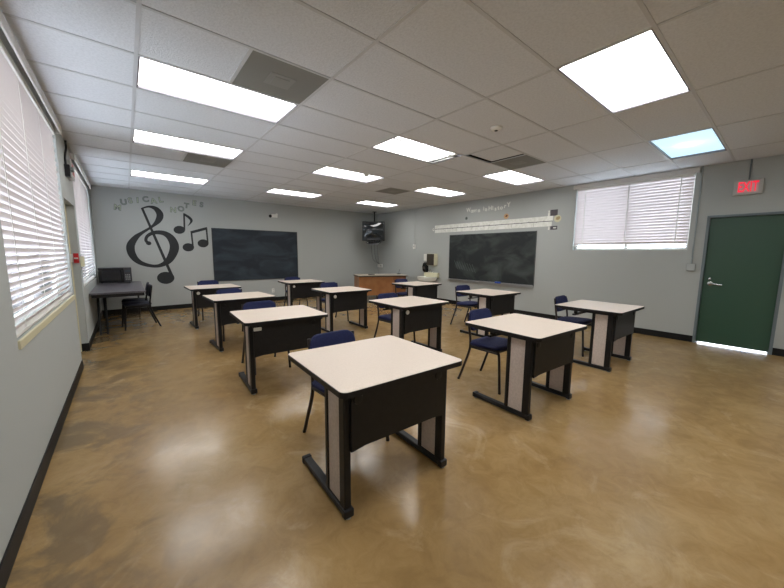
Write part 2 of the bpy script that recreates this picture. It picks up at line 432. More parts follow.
# ---------------------------------------------------------------- windows
def window(n, side, w, sashes):
    a0, a1, z0, z1 = w
    if side == 'left': x0, x1 = XL-0.16, XL-0.12
    else: x0, x1 = XR+0.12, XR+0.16
    fr = MB(); k = 0.04
    fr.box(x0, x1, a0, a1, z0, z0+k).box(x0, x1, a0, a1, z1-k, z1).box(x0, x1, a0, a0+k, z0+k, z1-k).box(x0, x1, a1-k, a1, z0+k, z1-k)
    for i in range(1, sashes):
        c = a0 + (a1-a0)*i/sashes; fr.box(x0, x1, c-0.022, c+0.022, z0+k, z1-k)
    f = struct(fr.build('window_%d' % n, WHITEP))
    xm = (x0+x1)/2
    MB().box(xm-0.003, xm+0.003, a0+k*.5, a1-k*.5, z0+k*.5, z1-k*.5).build('window_pane', GLASS, f)
    return f
window(1, 'left', W1, 2); window(2, 'left', W2, 2); f3 = window(3, 'right', W3, 2)
# sill of the big window
struct(MB().box(XL-0.12, XL+0.012, W1[0], W1[1], W1[2]-0.05, W1[2]-0.001, bev=0.004).build('trim_1', CREAM))
def blind(side, w, zbot, label, tilt, pitch=0.049, valance=0.085, out=0.05, cords=4, off=0.03):
    a0, a1, z0, z1 = w; s = 1 if side == 'left' else -1
    xw = XL if side == 'left' else XR
    xc = xw - s*off                                     # slat line inside the reveal
    t = thing('window_blind', label, 'window blind', (xw, (a0+a1)/2, z0), group=None)
    def loc(o): o.location = (-xw, -(a0+a1)/2, -z0); return o
    hw = 0.027; n = int((z1 - 0.055 - zbot - 0.025) / pitch)
    m = MB(); ca, sa = math.cos(math.radians(tilt)), math.sin(math.radians(tilt))
    A0, A1 = a0+0.012, a1-0.012
    ztop = z1 - 0.065
    for i in range(n+1):
        z = ztop - i*pitch
        if z < zbot+0.03: break
        ins = (xc + s*hw*ca, z + hw*sa); mid = (xc + s*0.0045*sa, z - 0.0045*ca); outr = (xc - s*hw*ca, z - hw*sa)
        for (p, q) in ((ins, mid), (mid, outr)):
            m.quad((p[0], A0, p[1]), (q[0], A0, q[1]), (q[0], A1, q[1]), (p[0], A1, p[1]))
    bmesh.ops.remove_doubles(m.bm, verts=m.bm.verts, dist=1e-5)
    sl = loc(m.build('slats', SLAT, t)); 
    sm = sl.modifiers.new('thickness', 'SOLIDIFY'); sm.thickness = 0.0024
    loc(MB().box(xc-0.025, xc+0.025, A0, A1, zbot, zbot+0.018, bev=0.003).build('bottom_rail', WHITEP, t))
    loc(MB().box(xc-0.028, xc+0.028, A0, A1, z1-0.05, z1-0.002).build('head_rail', WHITEP, t))
    m = MB()
    m.box(xw+s*(out-0.014), xw+s*out, a0-0.05, a1+0.05, z1-0.02, z1-0.02+valance, bev=0.004)
    for e in (a0-0.05, a1+0.036): m.box(xw, xw+s*(out-0.014), e, e+0.014, z1-0.02, z1-0.02+valance)
    loc(m.build('valance', mat('valance_white', rgb(206, 204, 200), 0.5), t))
    for i in range(cords):
        y = A0 + (A1-A0)*(0.09 + 0.82*i/(cords-1)); x = xc + s*0.029
        loc(MB().box(x-0.0008, x+0.0008, y-0.006, y+0.006, zbot+0.01, z1-0.05).build('ladder_tape', WHITEP, t))
    return t
b1 = blind('left', W1, W1[2]+0.01, 'large white slatted blind on the big window beside the camera', 54, cords=4)
b2 = blind('left', W2, W2[2]+0.01, 'white slatted blind on the narrow-looking window by the corner work table', 54, cords=4)
b3 = blind('right', W3, 1.56, 'white slatted blind on the wide high window beside the green door', 60, valance=0.075, cords=3)

# ---------------------------------------------------------------- doors
# green exit door
y0, y1 = D2[0], D2[1]
m = MB()
fx = XR-0.012
m.box(fx, XR+0.12, y0, y0+0.033, 0, 2.015).box(fx, XR+0.12, y1-0.033, y1, 0, 2.015).box(fx, XR+0.12, y0+0.033, y1-0.033, 1.982, 2.015)
m.box(XR+0.08, XR+0.12, y0+0.033, y0+0.048, 0, 1.99).box(XR+0.08, XR+0.12, y1-0.048, y1-0.033, 0, 1.99).box(XR+0.08, XR+0.12, y0+0.04, y1-0.04, 1.96, 1.985)
struct(m.build('trim_2', FRAMEP))
d = MB().box(XR+0.035, XR+0.08, y0+0.036, y1-0.036, 0.022, 1.979, bev=0.002).build('door_2', GREEN); struct(d)
h = MB()
hy, hz, hx = y1-0.12, 0.965, XR+0.035
h.lathe([(0.0, 0), (0.032, 0.0), (0.034, 0.006), (0.03, 0.011), (0.012, 0.014), (0.012, 0.05), (0, 0.052)], 24, Matrix.Translation((hx, hy, hz)) @ Matrix.Rotation(-PI/2, 4, 'Y'))
h.tube([(hx-0.046, hy, hz), (hx-0.05, hy-0.02, hz), (hx-0.05, hy-0.14, hz-0.012)], 0.013, 10, smooth=1)
h.lathe([(0, 0), (0.016, 0), (0.016, 0.008), (0, 0.01)], 16, Matrix.Translation((hx, hy+0.01, hz+0.075)) @ Matrix.Rotation(-PI/2, 4, 'Y'))
h.build('door_handle', CHROME, d, smooth=True)
# door between the two windows, in a recess
m = MB(); y0, y1 = D1[0], D1[1]
m.box(XL-0.17, XL-0.075, y1-0.03, y1, 0, 2.0).box(XL-0.17, XL-0.075, y0, y0+0.03, 0, 2.0).box(XL-0.17, XL-0.075, y0+0.03, y1-0.03, 1.965, 2.0)
m.box(XL-0.17, XL-0.105, y1-0.05, y1-0.03, 0, 2.0).box(XL-0.09, XL-0.082, y1-0.04, y1-0.03, 0, 1.96)
struct(m.build('trim_3', CREAM))
d = struct(MB().box(XL-0.165, XL-0.125, y0+0.035, y1-0.052, 0.01, 1.96).build('door_1', mat('door_grey', rgb(146, 150, 150), 0.5)))
MB().lathe([(0, 0), (0.03, 0), (0.03, 0.01), (0.012, 0.014), (0.012, 0.04), (0.028, 0.045), (0.03, 0.06), (0.02, 0.07), (0, 0.072)], 20, Matrix.Translation((XL-0.125, y0+0.12, 1.0)) @ Matrix.Rotation(PI/2, 4, 'Y')).build('door_knob', CHROME, d, smooth=True)

# ---------------------------------------------------------------- lettering helper
def text_mesh(body, size, depth, bold=0.0):
    cu = bpy.data.curves.new('lettering', 'FONT'); cu.body = body; cu.size = size; cu.extrude = depth/2; cu.offset = bold
    cu.align_x = 'CENTER'; cu.align_y = 'CENTER'
    o = bpy.data.objects.new('lettering', cu); C.objects.link(o)
    bpy.context.view_layer.update()
    me = bpy.data.meshes.new_from_object(o.evaluated_get(bpy.context.evaluated_depsgraph_get()))
    bpy.data.objects.remove(o); bpy.data.curves.remove(cu)
    return me
def letter(body, size, depth, M, material, name, parent=None, bold=0.0):
    me = text_mesh(body, size, depth, bold); me.transform(Matrix.Translation((0, 0, depth/2)))
    me.transform(M); me.materials.clear(); me.materials.append(material)
    me.name = name
    o = bpy.data.objects.new(name, me); C.objects.link(o)
    if parent: o.parent = parent
    return o

# ---------------------------------------------------------------- exit signs
def exit_sign(label, M, loc, face=EXITW, ink=EXITR):
    t = thing('exit_sign', label, 'exit sign', loc)
    def add(mb, name, ma, par=t, **k):
        bmesh.ops.transform(mb.bm, matrix=M, verts=mb.bm.verts); return mb.build(name, ma, par, **k)
    add(MB().box(-0.15, 0.15, -0.105, 0.105, 0, 0.05, bev=0.006), 'sign_case', mat('sign_case_grey', rgb(176, 176, 172), 0.5))
    add(MB().box(-0.105, 0.105, -0.075, 0.075, 0.05, 0.052), 'sign_face', face)
    letter('EXIT', 0.20, 0.003, M @ Matrix.Translation((0, 0, 0.052)) @ Matrix.Diagonal((0.50, 1, 1, 1)), ink, 'sign_lettering', t, bold=0.003)
    return t
exit_sign('red lit EXIT sign on the wall above the green door', onright(0), (XR, -2.575, 2.385))
ML = Matrix(((0, 0, 1, 0), (1, 0, 0, 0), (0, 1, 0, 0), (0, 0, 0, 1)))
exit_sign('EXIT sign seen edge-on above the recessed door between the two window blinds', ML, (XL, 2.86, 2.41), mat('pale_sign_face', rgb(206, 190, 188), 0.5), mat('faded_red_lettering', rgb(196, 112, 112), 0.5))
# conduits
tag(MB().tube([(XR-0.012, -2.575, 2.49), (XR-0.012, -2.575, ZC)], 0.009, 8).build('conduit', FRAMEP, smooth=True), 'short painted conduit rising from the lit EXIT sign to the ceiling', 'conduit')
tag(MB().tube([(XR-0.012, -2.065, 1.27), (XR-0.012, -2.065, ZC)], 0.010, 8).build('conduit', mat('wall_tone_pipe', rgb(150, 160, 162), 0.5), smooth=True), 'long thin painted conduit between the window blind and green door', 'conduit')
t = thing('junction_box', 'small grey junction box at the foot of the conduit beside the green door', 'junction box', (XR, -2.065, 1.215))
MB().box(-0.04, 0, -0.055, 0.055, -0.055, 0.055, bev=0.004).build('box_body', mat('box_grey', rgb(160, 166, 166), 0.5), t)
MB().box(-0.043, -0.04, -0.048, 0.048, -0.048, 0.048, bev=0.001, seg=1).build('cover_plate', mat('box_grey2', rgb(172, 178, 178), 0.5), t)
tag(MB().tube([(XL+0.012, 2.60, 2.44), (XL+0.012, 2.60, 2.54), (XL+0.03, 2.66, 2.66), (XL+0.012, 2.84, 2.74), (XL+0.012, 2.86, ZC)], 0.011, 8, smooth=2).build('conduit', STEEL, smooth=True), 'dark bent conduit above the recessed door, running up beside the edge-on EXIT sign', 'conduit')
t = thing('emergency_light', 'small dark emergency lamp next to the edge-on EXIT sign', 'emergency light', (XL, 2.58, 2.36))
MB().box(0, 0.05, -0.05, 0.05, -0.07, 0.07, bev=0.006).build('lamp_case', STEEL, t)
MB().lathe([(0, 0), (0.028, 0), (0.034, 0.03), (0, 0.035)], 18, Matrix.Translation((0.05, 0, 0.02)) @ Matrix.Rotation(PI/2, 4, 'Y')).build('lamp_head', GREYP, t, smooth=True)
# red fire pull and switches by the recessed door
t = thing('fire_alarm_pull', 'red fire alarm pull on the jamb of the recessed door', 'fire alarm', (XL-0.028, D1[1], 1.30))
MB().box(-0.026, 0.026, -0.045, 0, -0.065, 0.065, bev=0.004).build('alarm_case', RED, t)
MB().box(-0.02, 0.02, -0.055, -0.045, -0.012, 0.008).build('pull_bar', WHITEP, t)
t = thing('light_switch', 'white light switch next to the red fire alarm pull', 'light switch', (XL-0.084, D1[1], 1.30))
MB().box(-0.028, 0.026, -0.034, 0, -0.055, 0.055, bev=0.003).build('switch_plate', WHITEP, t)
MB().box(-0.006, 0.006, -0.042, -0.034, -0.012, 0.012).build('toggle', CREAMP, t)
t = thing('wall_control', 'cream control box on the wall beside the blind near the work table', 'control box', (XL, 3.23, 1.25))
MB().box(0, 0.04, -0.05, 0.05, -0.07, 0.07, bev=0.005).build('control_case', CREAMP, t)
MB().box(0.04, 0.044, -0.03, 0.03, -0.02, 0.04).build('control_cover', WHITEP, t)

# ---------------------------------------------------------------- chalkboards
x0, x1, z0, z1 = 1.585, 3.873, 0.635, 2.012
t = thing('chalkboard', 'blue-black chalkboard with cloudy eraser smears beside the painted music notes', 'chalkboard', ((x0+x1)/2, YF, z0))
def rel(o, t): o.location = Vector((0, 0, 0)) - Vector(t.location); return o
rel(MB().box(x0+0.015, x1-0.015, YF-0.012, YF-0.001, z0+0.015, z1-0.015).build('writing_surface', SLATE1, t), t)
m = MB(); f = 0.018
m.box(x0, x1, YF-0.02, YF-0.001, z0, z0+f).box(x0, x1, YF-0.02, YF-0.001, z1-f, z1).box(x0, x0+f, YF-0.02, YF-0.001, z0+f, z1-f).box(x1-f, x1, YF-0.02, YF-0.001, z0+f, z1-f)
rel(m.build('board_frame', mat('dark_board_frame', rgb(44, 50, 54), 0.5), t), t)
ya, yb, z0, z1 = 0.527, 3.018, 0.70, 1.918
t = thing('chalkboard', 'green-black chalkboard with a metal chalk tray on the long side wall', 'chalkboard', (XR, (ya+yb)/2, z0))
rel(MB().box(XR-0.012, XR-0.001, ya+0.01, yb-0.01, z0+0.01, z1-0.01).build('writing_surface', SLATE2, t), t)
m = MB(); f = 0.014
m.box(XR-0.02, XR-0.001, ya, yb, z1-f, z1).box(XR-0.02, XR-0.001, ya, ya+f, z0, z1-f).box(XR-0.02, XR-0.001, yb-f, yb, z0, z1-f)
rel(m.build('board_frame', mat('thin_board_frame', rgb(70, 74, 74), 0.4, metal=0.3), t), t)
m = MB()
m.box(XR-0.07, XR-0.001, ya, yb, z0-0.028, z0-0.018).box(XR-0.078, XR-0.07, ya, yb, z0-0.028, z0-0.006).box(XR-0.018, XR-0.001, ya, yb, z0-0.018, z0+0.014)
rel(m.build('chalk_tray', ALU, t), t)
m = MB()
for i in range(8):                                      # a hatch of slanting chalk strokes
    p = Vector((0, -(2.83-0.085*i), 1.22 - 0.012*i)); q = p + Vector((0, 0.12, -0.22))
    m.prism([(p.y, p.z), (p.y+0.008, p.z), (q.y+0.008, q.z), (q.y, q.z)], 0.0004, onright(XR-0.012))
rel(m.build('chalk_strokes', CHALKL, t), t)
t2 = thing('board_eraser', 'blue chalk eraser lying on the metal chalk tray', 'eraser', (XR-0.045, 1.42, z0-0.018))
MB().box(-0.022, 0.022, -0.07, 0.07, 0.0, 0.028, bev=0.003).build('felt_pad', BLUEP, t2)
MB().box(-0.022, 0.022, -0.07, 0.07, 0.028, 0.05, bev=0.006).build('eraser_back', mat('blue_plastic', rgb(46, 80, 176), 0.4), t2)
tag(MB().tube([(XR-0.045, 1.98, z0-0.010), (XR-0.045, 2.05, z0-0.010)], 0.008, 10).build('chalk_stick', WHITEL, smooth=True), 'white stick of chalk lying on the metal chalk tray', 'chalk')

# ---------------------------------------------------------------- music mural on the far wall
def ribbon(mb, pts, M, h=0.0015, sub=8):
    P = [Vector((x, z, w)) for x, z, w in pts]; out = []
    if len(P) > 2:
        for i in range(len(P)-1):
            p0 = P[max(i-1, 0)]; p1 = P[i]; p2 = P[i+1]; p3 = P[min(i+2, len(P)-1)]
            for k in range(sub):
                s = k/sub
                out.append(0.5*((2*p1) + (-p0+p2)*s + (2*p0-5*p1+4*p2-p3)*s*s + (-p0+3*p1-3*p2+p3)*s**3))
        out.append(P[-1])
    else: out = P
    L, R = [], []
    for i, p in enumerate(out):
        a = out[max(i-1, 0)]; b_ = out[min(i+1, len(out)-1)]
        d_ = Vector((b_.x-a.x, b_.y-a.y)).normalized(); n = Vector((-d_.y, d_.x)) * p.z/2
        L.append((p.x+n.x, p.y+n.y)); R.append((p.x-n.x, p.y-n.y))
    for i in range(len(out)-1): mb.prism([L[i], L[i+1], R[i+1], R[i]], h, M)
    return mb
MF = onfar(YF)
m = MB()
main = [(0.211, 2.378, 0.03), (0.338, 2.423, 0.045), (0.461, 2.388, 0.10), (0.531, 2.266, 0.135), (0.493, 2.126, 0.115), (0.37, 1.981, 0.055), (0.187, 1.839, 0.06), (0.043, 1.707, 0.107), (-0.06, 1.515, 0.15), (-0.036, 1.305, 0.14), (0.087, 1.144, 0.10), (0.308, 1.062, 0.072), (0.49, 1.085, 0.09), (0.654, 1.217, 0.15), (0.767, 1.487, 0.19), (0.723, 1.701, 0.164), (0.594, 1.827, 0.114), (0.414, 1.841, 0.085), (0.275, 1.767, 0.066), (0.226, 1.658, 0.058), (0.28, 1.574, 0.06)]
ribbon(m, main, MF)
m.prism(ellipse(0.275, 1.59, 0.05, 0.045), 0.0015, MF)
ribbon(m, [(0.205, 2.385, 0.045), (0.68, 0.80, 0.062)], MF)
m.prism(ellipse(0.55, 0.772, 0.172, 0.145), 0.0015, MF)
tag(m.build('treble_clef_mural', PAINTK), 'big charcoal treble clef painted on the wall next to the chalkboard', 'wall mural')
m = MB()
m.prism(ellipse(0.895, 1.927, 0.118, 0.095, rot=0.15), 0.0015, MF)
ribbon(m, [(1.016, 2.33, 0.035), (0.999, 1.92, 0.035)], MF)
ribbon(m, [(1.012, 2.31, 0.05), (1.10, 2.25, 0.06), (1.158, 2.18, 0.06), (1.141, 2.112, 0.036), (1.075, 2.03, 0.008)], MF)
tag(m.build('eighth_note_mural', PAINTK), 'single flagged charcoal music note painted beside the top of the treble clef', 'wall mural')
m = MB()
m.prism(ellipse(1.057, 1.51, 0.122, 0.10, rot=0.1), 0.0015, MF); m.prism(ellipse(1.384, 1.615, 0.122, 0.10, rot=0.1), 0.0015, MF)
ribbon(m, [(1.143, 1.90, 0.036), (1.157, 1.50, 0.036)], MF); ribbon(m, [(1.477, 2.02, 0.036), (1.49, 1.61, 0.036)], MF)
ribbon(m, [(1.13, 1.875, 0.062), (1.493, 1.998, 0.062)], MF)
tag(m.build('beamed_notes_mural', PAINTK), 'pair of joined charcoal music notes painted right by the chalkboard edge', 'wall mural')
word = 'MUSICALNOTES'
pos = [(-0.224, 2.35), (-0.111, 2.476), (0.007, 2.521), (0.137, 2.543), (0.285, 2.579), (0.429, 2.557), (0.568, 2.598), (0.799, 2.386), (0.958, 2.426), (1.079, 2.513), (1.246, 2.594), (1.401, 2.567)]
ords = ['first', 'second', 'third', 'fourth', 'fifth', 'sixth', 'seventh', 'eighth', 'ninth', 'tenth', 'eleventh', 'twelfth', 'thirteenth', 'fourteenth']
for i, (ch, (x, z)) in enumerate(zip(word, pos)):
    tn = 'dark' if i in (1, 4, 8, 9, 11) else 'pale green'
    o = thing('wall_letter', '', '', (x, YF, z))
    q = XZ @ Matrix.Rotation(random.uniform(-0.2, 0.2), 4, 'Z')
    letter(ch, 0.165, 0.003, q, DARKL, 'letter_backing', o, bold=0.009)
    letter(ch, 0.165, 0.005, q, GREENL if tn != 'dark' else GREYL, 'letter_face', o, bold=0.0)
    tag(o, '%s letter %s cut-out, %s in the arch of letters above the music mural' % (tn, ch, ords[i]), 'letter', 'letters over the music mural')

# ---------------------------------------------------------------- lettering, timeline and posters on the long wall
pos = [(2.415, 2.544), (2.308, 2.515), (2.24, 2.514), (2.171, 2.513), (2.082, 2.505), (1.941, 2.533), (1.872, 2.511), (1.756, 2.524), (1.68, 2.525), (1.604, 2.499), (1.527, 2.513), (1.443, 2.51), (1.347, 2.536), (1.254, 2.556)]
for i, (ch, (y, z)) in enumerate(zip('WomeninHistorY', pos)):
    big = ch in 'WHY'
    o = letter(ch, 0.145 if big else 0.135, 0.004, onright(XR) @ Matrix.Translation((-y, z, 0)) @ Matrix.Rotation(random.uniform(-0.1, 0.1), 4, 'Z') @ Matrix.Diagonal((0.85 if ch in 'Wm' else 1.0, 1, 1, 1)), WHITEL, 'wall_letter', bold=0.004)
    tag(o, 'white letter %s cut-out, %s in the words above the long timeline strip' % (ch, ords[i]), 'letter', 'white letters above the timeline')
t = thing('timeline_banner', 'long white paper timeline strip stretched above the chalkboard on the long wall', 'timeline', (XR, 1.9, 2.0))
rel(MB().box(XR-0.003, XR-0.0005, 0.20, 3.60, 2.115, 2.215).build('upper_strip', PAPER, t), t)
rel(MB().box(XR-0.003, XR-0.0005, 0.22, 3.60, 2.0, 2.1).build('lower_strip', PAPER, t), t)
m = MB(); m.box(XR-0.004, XR-0.001, 0.20, 3.62, 2.102, 2.112)
k = 0
y = 3.45
while y > 0.3:
    m.box(XR-0.0045, XR-0.002, y-0.004, y+0.004, 2.085 if k % 2 else 2.10, 2.112 if k % 2 else 2.13); y -= 0.17; k += 1
rel(m.build('date_line', INK, t), t)
m = MB()
for y in (0.62, 1.15, 1.78, 2.3, 2.8, 3.2): m.box(XR-0.0042, XR-0.002, y-0.003, y+0.003, 2.01, 2.095)
rel(m.build('strip_seams', mat('seam_grey', rgb(176, 178, 170), 0.8), t), t)
def disc(y, z, r, ma, name, label, cat='cut-out', ma2=None, k=0.5, name2='picture'):
    t = thing(name, label, cat, (XR, y, z))
    MB().lathe([(0, 0), (r, 0), (r, 0.004), (0, 0.0045)], 28, onright(0)).build('paper_disc', ma, t)
    if ma2:
        MB().prism(ellipse(0.15*r, 0.1*r, r*k, r*k*0.75, 20, 0.4), 0.0015, Matrix.Translation((-0.0045, 0, 0)) @ onright(0)).build(name2, ma2, t)
disc(2.473, 2.335, 0.040, DARKL, 'portrait_cutout', 'small dark head-shaped cut-out above the timeline below the lettering start', ma2=INK)
disc(1.303, 2.295, 0.062, SKIN, 'portrait_cutout', 'tan round face cut-out above the timeline under the last letters', ma2=mat('face_brown', rgb(116, 78, 56), 0.8))
disc(0.105, 2.151, 0.075, mat('cream_card', rgb(206, 202, 170), 0.8), 'clock_cutout', 'round cream disc at the window end of the timeline', ma2=mat('tan_card', rgb(168, 150, 112), 0.8), k=0.6)
disc(3.66, 2.10, 0.038, WHITEL, 'round_cutout', 'small round white disc at the television end of the timeline', ma2=GREYP)
for nm, (ya, yb, za, zb), lb in (('upper', (0.11, 0.33, 2.215, 2.34), 'dark poster with a white figure above the window end of the timeline'), ('lower', (0.10, 0.31, 1.925, 2.0), 'small dark poster with pale marks below the window end of the timeline')):
    t = thing('poster', lb, 'poster', (XR, (ya+yb)/2, za))
    w = (yb-ya)
    rel(MB().box(XR-0.004, XR-0.0005, ya, ya+w*0.66, za, zb).build('poster_sheet', DARKPOST, t), t)
    m = MB()
    cy = yb - w*0.18; h_ = zb-za
    m.prism(ellipse(-cy, za+h_*0.78, w*0.08, h_*0.17), 0.003, onright(XR-0.0005)); m.prism([(-cy-w*.11, za+h_*.02), (-cy+w*.11, za+h_*.02), (-cy+w*.07, za+h_*.6), (-cy-w*.07, za+h_*.6)], 0.003, onright(XR-0.0005))
    if nm == 'lower': m.box(XR-0.006, XR-0.004, ya+w*.1, ya+w*.4, za+h_*.35, za+h_*.65)
    rel(m.build('white_figure', WHITEL, t), t)
    rel(MB().box(XR-0.0045, XR-0.0005, yb-w*0.30, yb-w*0.27, za, zb).build('figure_border', DARKPOST, t), t)

# ---------------------------------------------------------------- small wall fittings
def outlet(label, M, loc, w=0.07, h=0.115, n=2, name='wall_outlet', cat='wall outlet'):
    t = thing(name, label, cat, loc)
    def add(mb, nm, ma):
        bmesh.ops.transform(mb.bm, matrix=M, verts=mb.bm.verts); mb.build(nm, ma, t)
    add(MB().box(-w/2, w/2, -h/2, h/2, 0, 0.008, bev=0.002), 'cover_plate', WHITEP)
    mb = MB()
    for i in range(n):
        c = 0.024*(1-2*i); mb.prism(ellipse(0, c, 0.015, 0.013, 16), 0.003, Matrix.Translation((0, 0, 0.008)))
    add(mb, 'sockets', GREYP)
MF0 = onfar(0)
outlet('white outlet plate low on the wall under the smeared chalkboard', MF0, (3.10, YF, 0.30))
outlet('white outlet plate low on the wall behind the wooden desk and blue chair', onright(0), (XR, 4.72, 0.26))
t = thing('cable_box', 'pair of small white cable boxes on the wall under the corner television', 'cable box', (XR, 6.22, 0.96))
for dy, sz in ((0.09, 0.05), (-0.06, 0.065)):
    MB().box(-0.035, 0, dy-sz, dy+sz, -0.06, 0.06, bev=0.006).build('box_cover', WHITEP, t)
MB().box(-0.04, -0.035, -0.09, -0.03, -0.02, 0.02).build('jack', GREYP, t)
t = thing('emergency_light', 'small white two-headed emergency light above the smeared chalkboard', 'emergency light', (3.15, YF, 2.43))
MB().box(-0.02, 0.14, -0.05, 0, -0.04, 0.05, bev=0.006).build('battery_case', WHITEP, t)
MB().lathe([(0, 0), (0.03, 0), (0.042, 0.05), (0, 0.055)], 18, Matrix.Translation((-0.075, -0.03, 0.0)) @ Matrix.Rotation(PI/2+0.3, 4, 'X')).build('lamp_head', STEEL, t, smooth=True)
MB().tube([(-0.075, -0.02, 0), (-0.02, -0.02, 0.0)], 0.008, 8).build('lamp_arm', STEEL, t)
MB().lathe([(0, 0), (0.024, 0), (0.034, 0.04), (0, 0.045)], 18, Matrix.Translation((0.10, -0.05, 0.04)) @ Matrix.Rotation(PI/2, 4, 'X')).build('lamp_head', WHITEP, t, smooth=True)
t = thing('wall_thermostat', 'small white sensor box on the end of a wall conduit, between television and paper dispenser', 'thermostat', (XR, 4.46, 1.62))
MB().box(-0.03, 0, -0.055, 0.055, -0.075, 0.065, bev=0.01).build('thermostat_case', WHITEP, t)
MB().lathe([(0, 0), (0.022, 0), (0.02, 0.008), (0, 0.01)], 16, Matrix.Translation((-0.03, 0, 0.01)) @ onright(0)).build('dial', GREYP, t, smooth=True)
tag(MB().tube([(XR-0.008, 4.46, 1.685), (XR-0.008, 4.46, ZC)], 0.007, 8).build('conduit', mat('pale_pipe', rgb(172, 176, 172), 0.5), smooth=True), 'thin pale conduit from the ceiling down to the small white sensor box', 'conduit')
t = thing('paper_towel_dispenser', 'cream paper towel dispenser with a dark smoky front over the wall sink', 'paper dispenser', (XR, 3.61, 1.23))
MB().box(-0.15, -0.001, -0.15, 0.15, -0.17, 0.17, bev=0.012).build('dispenser_case', CREAMP, t)
MB().box(-0.17, -0.15, -0.14, 0.14, -0.165, 0.165, bev=0.008).build('dispenser_cover', SMOKE, t)
t = thing('soap_dispenser', 'small white soap dispenser beside the paper towel dispenser', 'soap dispenser', (XR, 3.87, 1.29))
MB().box(-0.11, -0.001, -0.07, 0.07, -0.10, 0.10, bev=0.015).build('dispenser_case', WHITEP, t)
MB().box(-0.10, -0.04, -0.035, 0.035, -0.13, -0.10, bev=0.006).build('push_lever', GREYP, t)
t = thing('hand_towel_holder', 'rounded black dispenser on the wall under the white soap dispenser', 'dispenser', (XR, 3.90, 0.995))
MB().prism([(0.0, -0.15), (0.07, -0.15), (0.12, -0.09), (0.13, 0.03), (0.10, 0.12), (0.04, 0.15), (0.0, 0.15)], 0.13, Matrix.Translation((0, 0.065, 0)) @ Matrix(((-1, 0, 0, 0), (0, 0, -1, 0), (0, 1, 0, 0), (0, 0, 0, 1)))).build('dispenser_case', GLOSSK, t)
MB().box(-0.135, -0.12, -0.04, 0.04, -0.05, 0.02, bev=0.004).build('dispenser_window', SMOKE, t)
# sink
t = thing('wall_sink', 'white wall-hung sink beneath the paper towel dispenser', 'sink', (XR, 3.66, 0.735))
m = MB()
rings = []
prof = [(0.30, 1.0, 0.0), (0.255, 0.86, -0.005), (0.22, 0.74, -0.09), (0.05, 0.15, -0.115)]
outer = [(0.30, 1.0, 0.0), (0.30, 1.0, -0.05), (0.26, 0.88, -0.12), (0.18, 0.6, -0.15), (0.05, 0.2, -0.155)]
def sink_ring(a, k, z, n=28):
    out = []
    for i in range(n):
        th = 2*PI*i/n; cx, sy = math.cos(th), math.sin(th)
        out.append(m.bm.verts.new((-0.23 + 0.225*k*(abs(cx)**0.7)*(1 if cx > 0 else -1), a*(abs(sy)**0.75)*(1 if sy > 0 else -1), z)))
    return out
R1 = [sink_ring(*p) for p in prof]; R2 = [sink_ring(*p) for p in outer]
for R in (R1, R2):
    for A, B in zip(R, R[1:]):
        for i in range(28): m.bm.faces.new((A[i], A[(i+1) % 28], B[(i+1) % 28], B[i]))
    m.bm.faces.new(R[-1])
bmesh.ops.remove_doubles(m.bm, verts=m.bm.verts, dist=1e-5)
m.build('basin', PORC, t, smooth=True)
MB().box(-0.09, -0.001, -0.28, 0.28, -0.03, 0.11, bev=0.015).build('backsplash', CREAMP, t)
MB().tube([(-0.06, 0, 0.10), (-0.06, 0, 0.17), (-0.12, 0, 0.19), (-0.18, 0, 0.15)], 0.012, 10, smooth=2).build('faucet', CHROME, t, smooth=True)
for dy in (-0.09, 0.09): MB().lathe([(0, 0), (0.02, 0), (0.024, 0.02), (0.014, 0.035), (0, 0.036)], 14, Matrix.Translation((-0.06, dy, 0.108))).build('tap_handle', CHROME, t, smooth=True)
MB().tube([(-0.22, 0, -0.15), (-0.22, 0, -0.30), (-0.12, 0, -0.32), (0, 0, -0.32)], 0.018, 10, smooth=2).build('drain_pipe', CHROME, t, smooth=True)

# ---------------------------------------------------------------- corner television and mount
ang = math.radians(-40)                                  # faces -Y turned towards the camera
TVP = (6.24, 5.72)
t = thing('tv_mount', 'black ceiling pole and tray bracket carrying the corner television', 'tv mount', (TVP[0], TVP[1], 1.80), ang)
MB().tube([(0.0, 0.26, 0.0), (0.0, 0.26, ZC-1.80)], 0.022, 12).build('pole', STEEL, t, smooth=True)
MB().lathe([(0, 0), (0.07, 0), (0.07, 0.012), (0, 0.012)], 20, Matrix.Translation((0, 0.26, ZC-1.80-0.014))).build('ceiling_plate', STEEL, t)
m = MB(); m.box(-0.22, 0.22, -0.20, 0.30, -0.03, -0.005, bev=0.004); 
m.build('tray', STEEL, t)
m = MB()
for s in (-1, 1): m.tube([(s*0.24, -0.12, 0.0), (s*0.25, -0.2, -0.06), (s*0.14, -0.24, -0.10)], 0.012, 8, smooth=2)
m.tube([(-0.14, -0.24, -0.10), (0, -0.26, -0.115), (0.14, -0.24, -0.10)], 0.012, 8, smooth=1)
m.build('tray_lip', mat('worn_steel', rgb(84, 84, 88), 0.3, metal=0.6), t, smooth=True)
MB().box(-0.17, 0.17, -0.16, 0.12, -0.10, -0.03, bev=0.005).build('player_box', GLOSSK, t)
tv = thing('television', 'boxy black tube television hung high in the room corner', 'television', (TVP[0], TVP[1], 1.80), ang)
m = MB(); m.box(-0.36, 0.36, -0.22, -0.10, 0.0, 0.62, bev=0.012)
m.build('front_case', GLOSSK, tv)
m = MB()
a = [(-0.34, -0.10, 0.02), (0.34, -0.10, 0.02), (0.34, -0.10, 0.60), (-0.34, -0.10, 0.60)]; b2_ = [(-0.22, 0.22, 0.06), (0.22, 0.22, 0.06), (0.22, 0.22, 0.46), (-0.22, 0.22, 0.46)]
va = [m.bm.verts.new(p) for p in a]; vb = [m.bm.verts.new(p) for p in b2_]
m.bm.faces.new(va); m.bm.faces.new(vb)
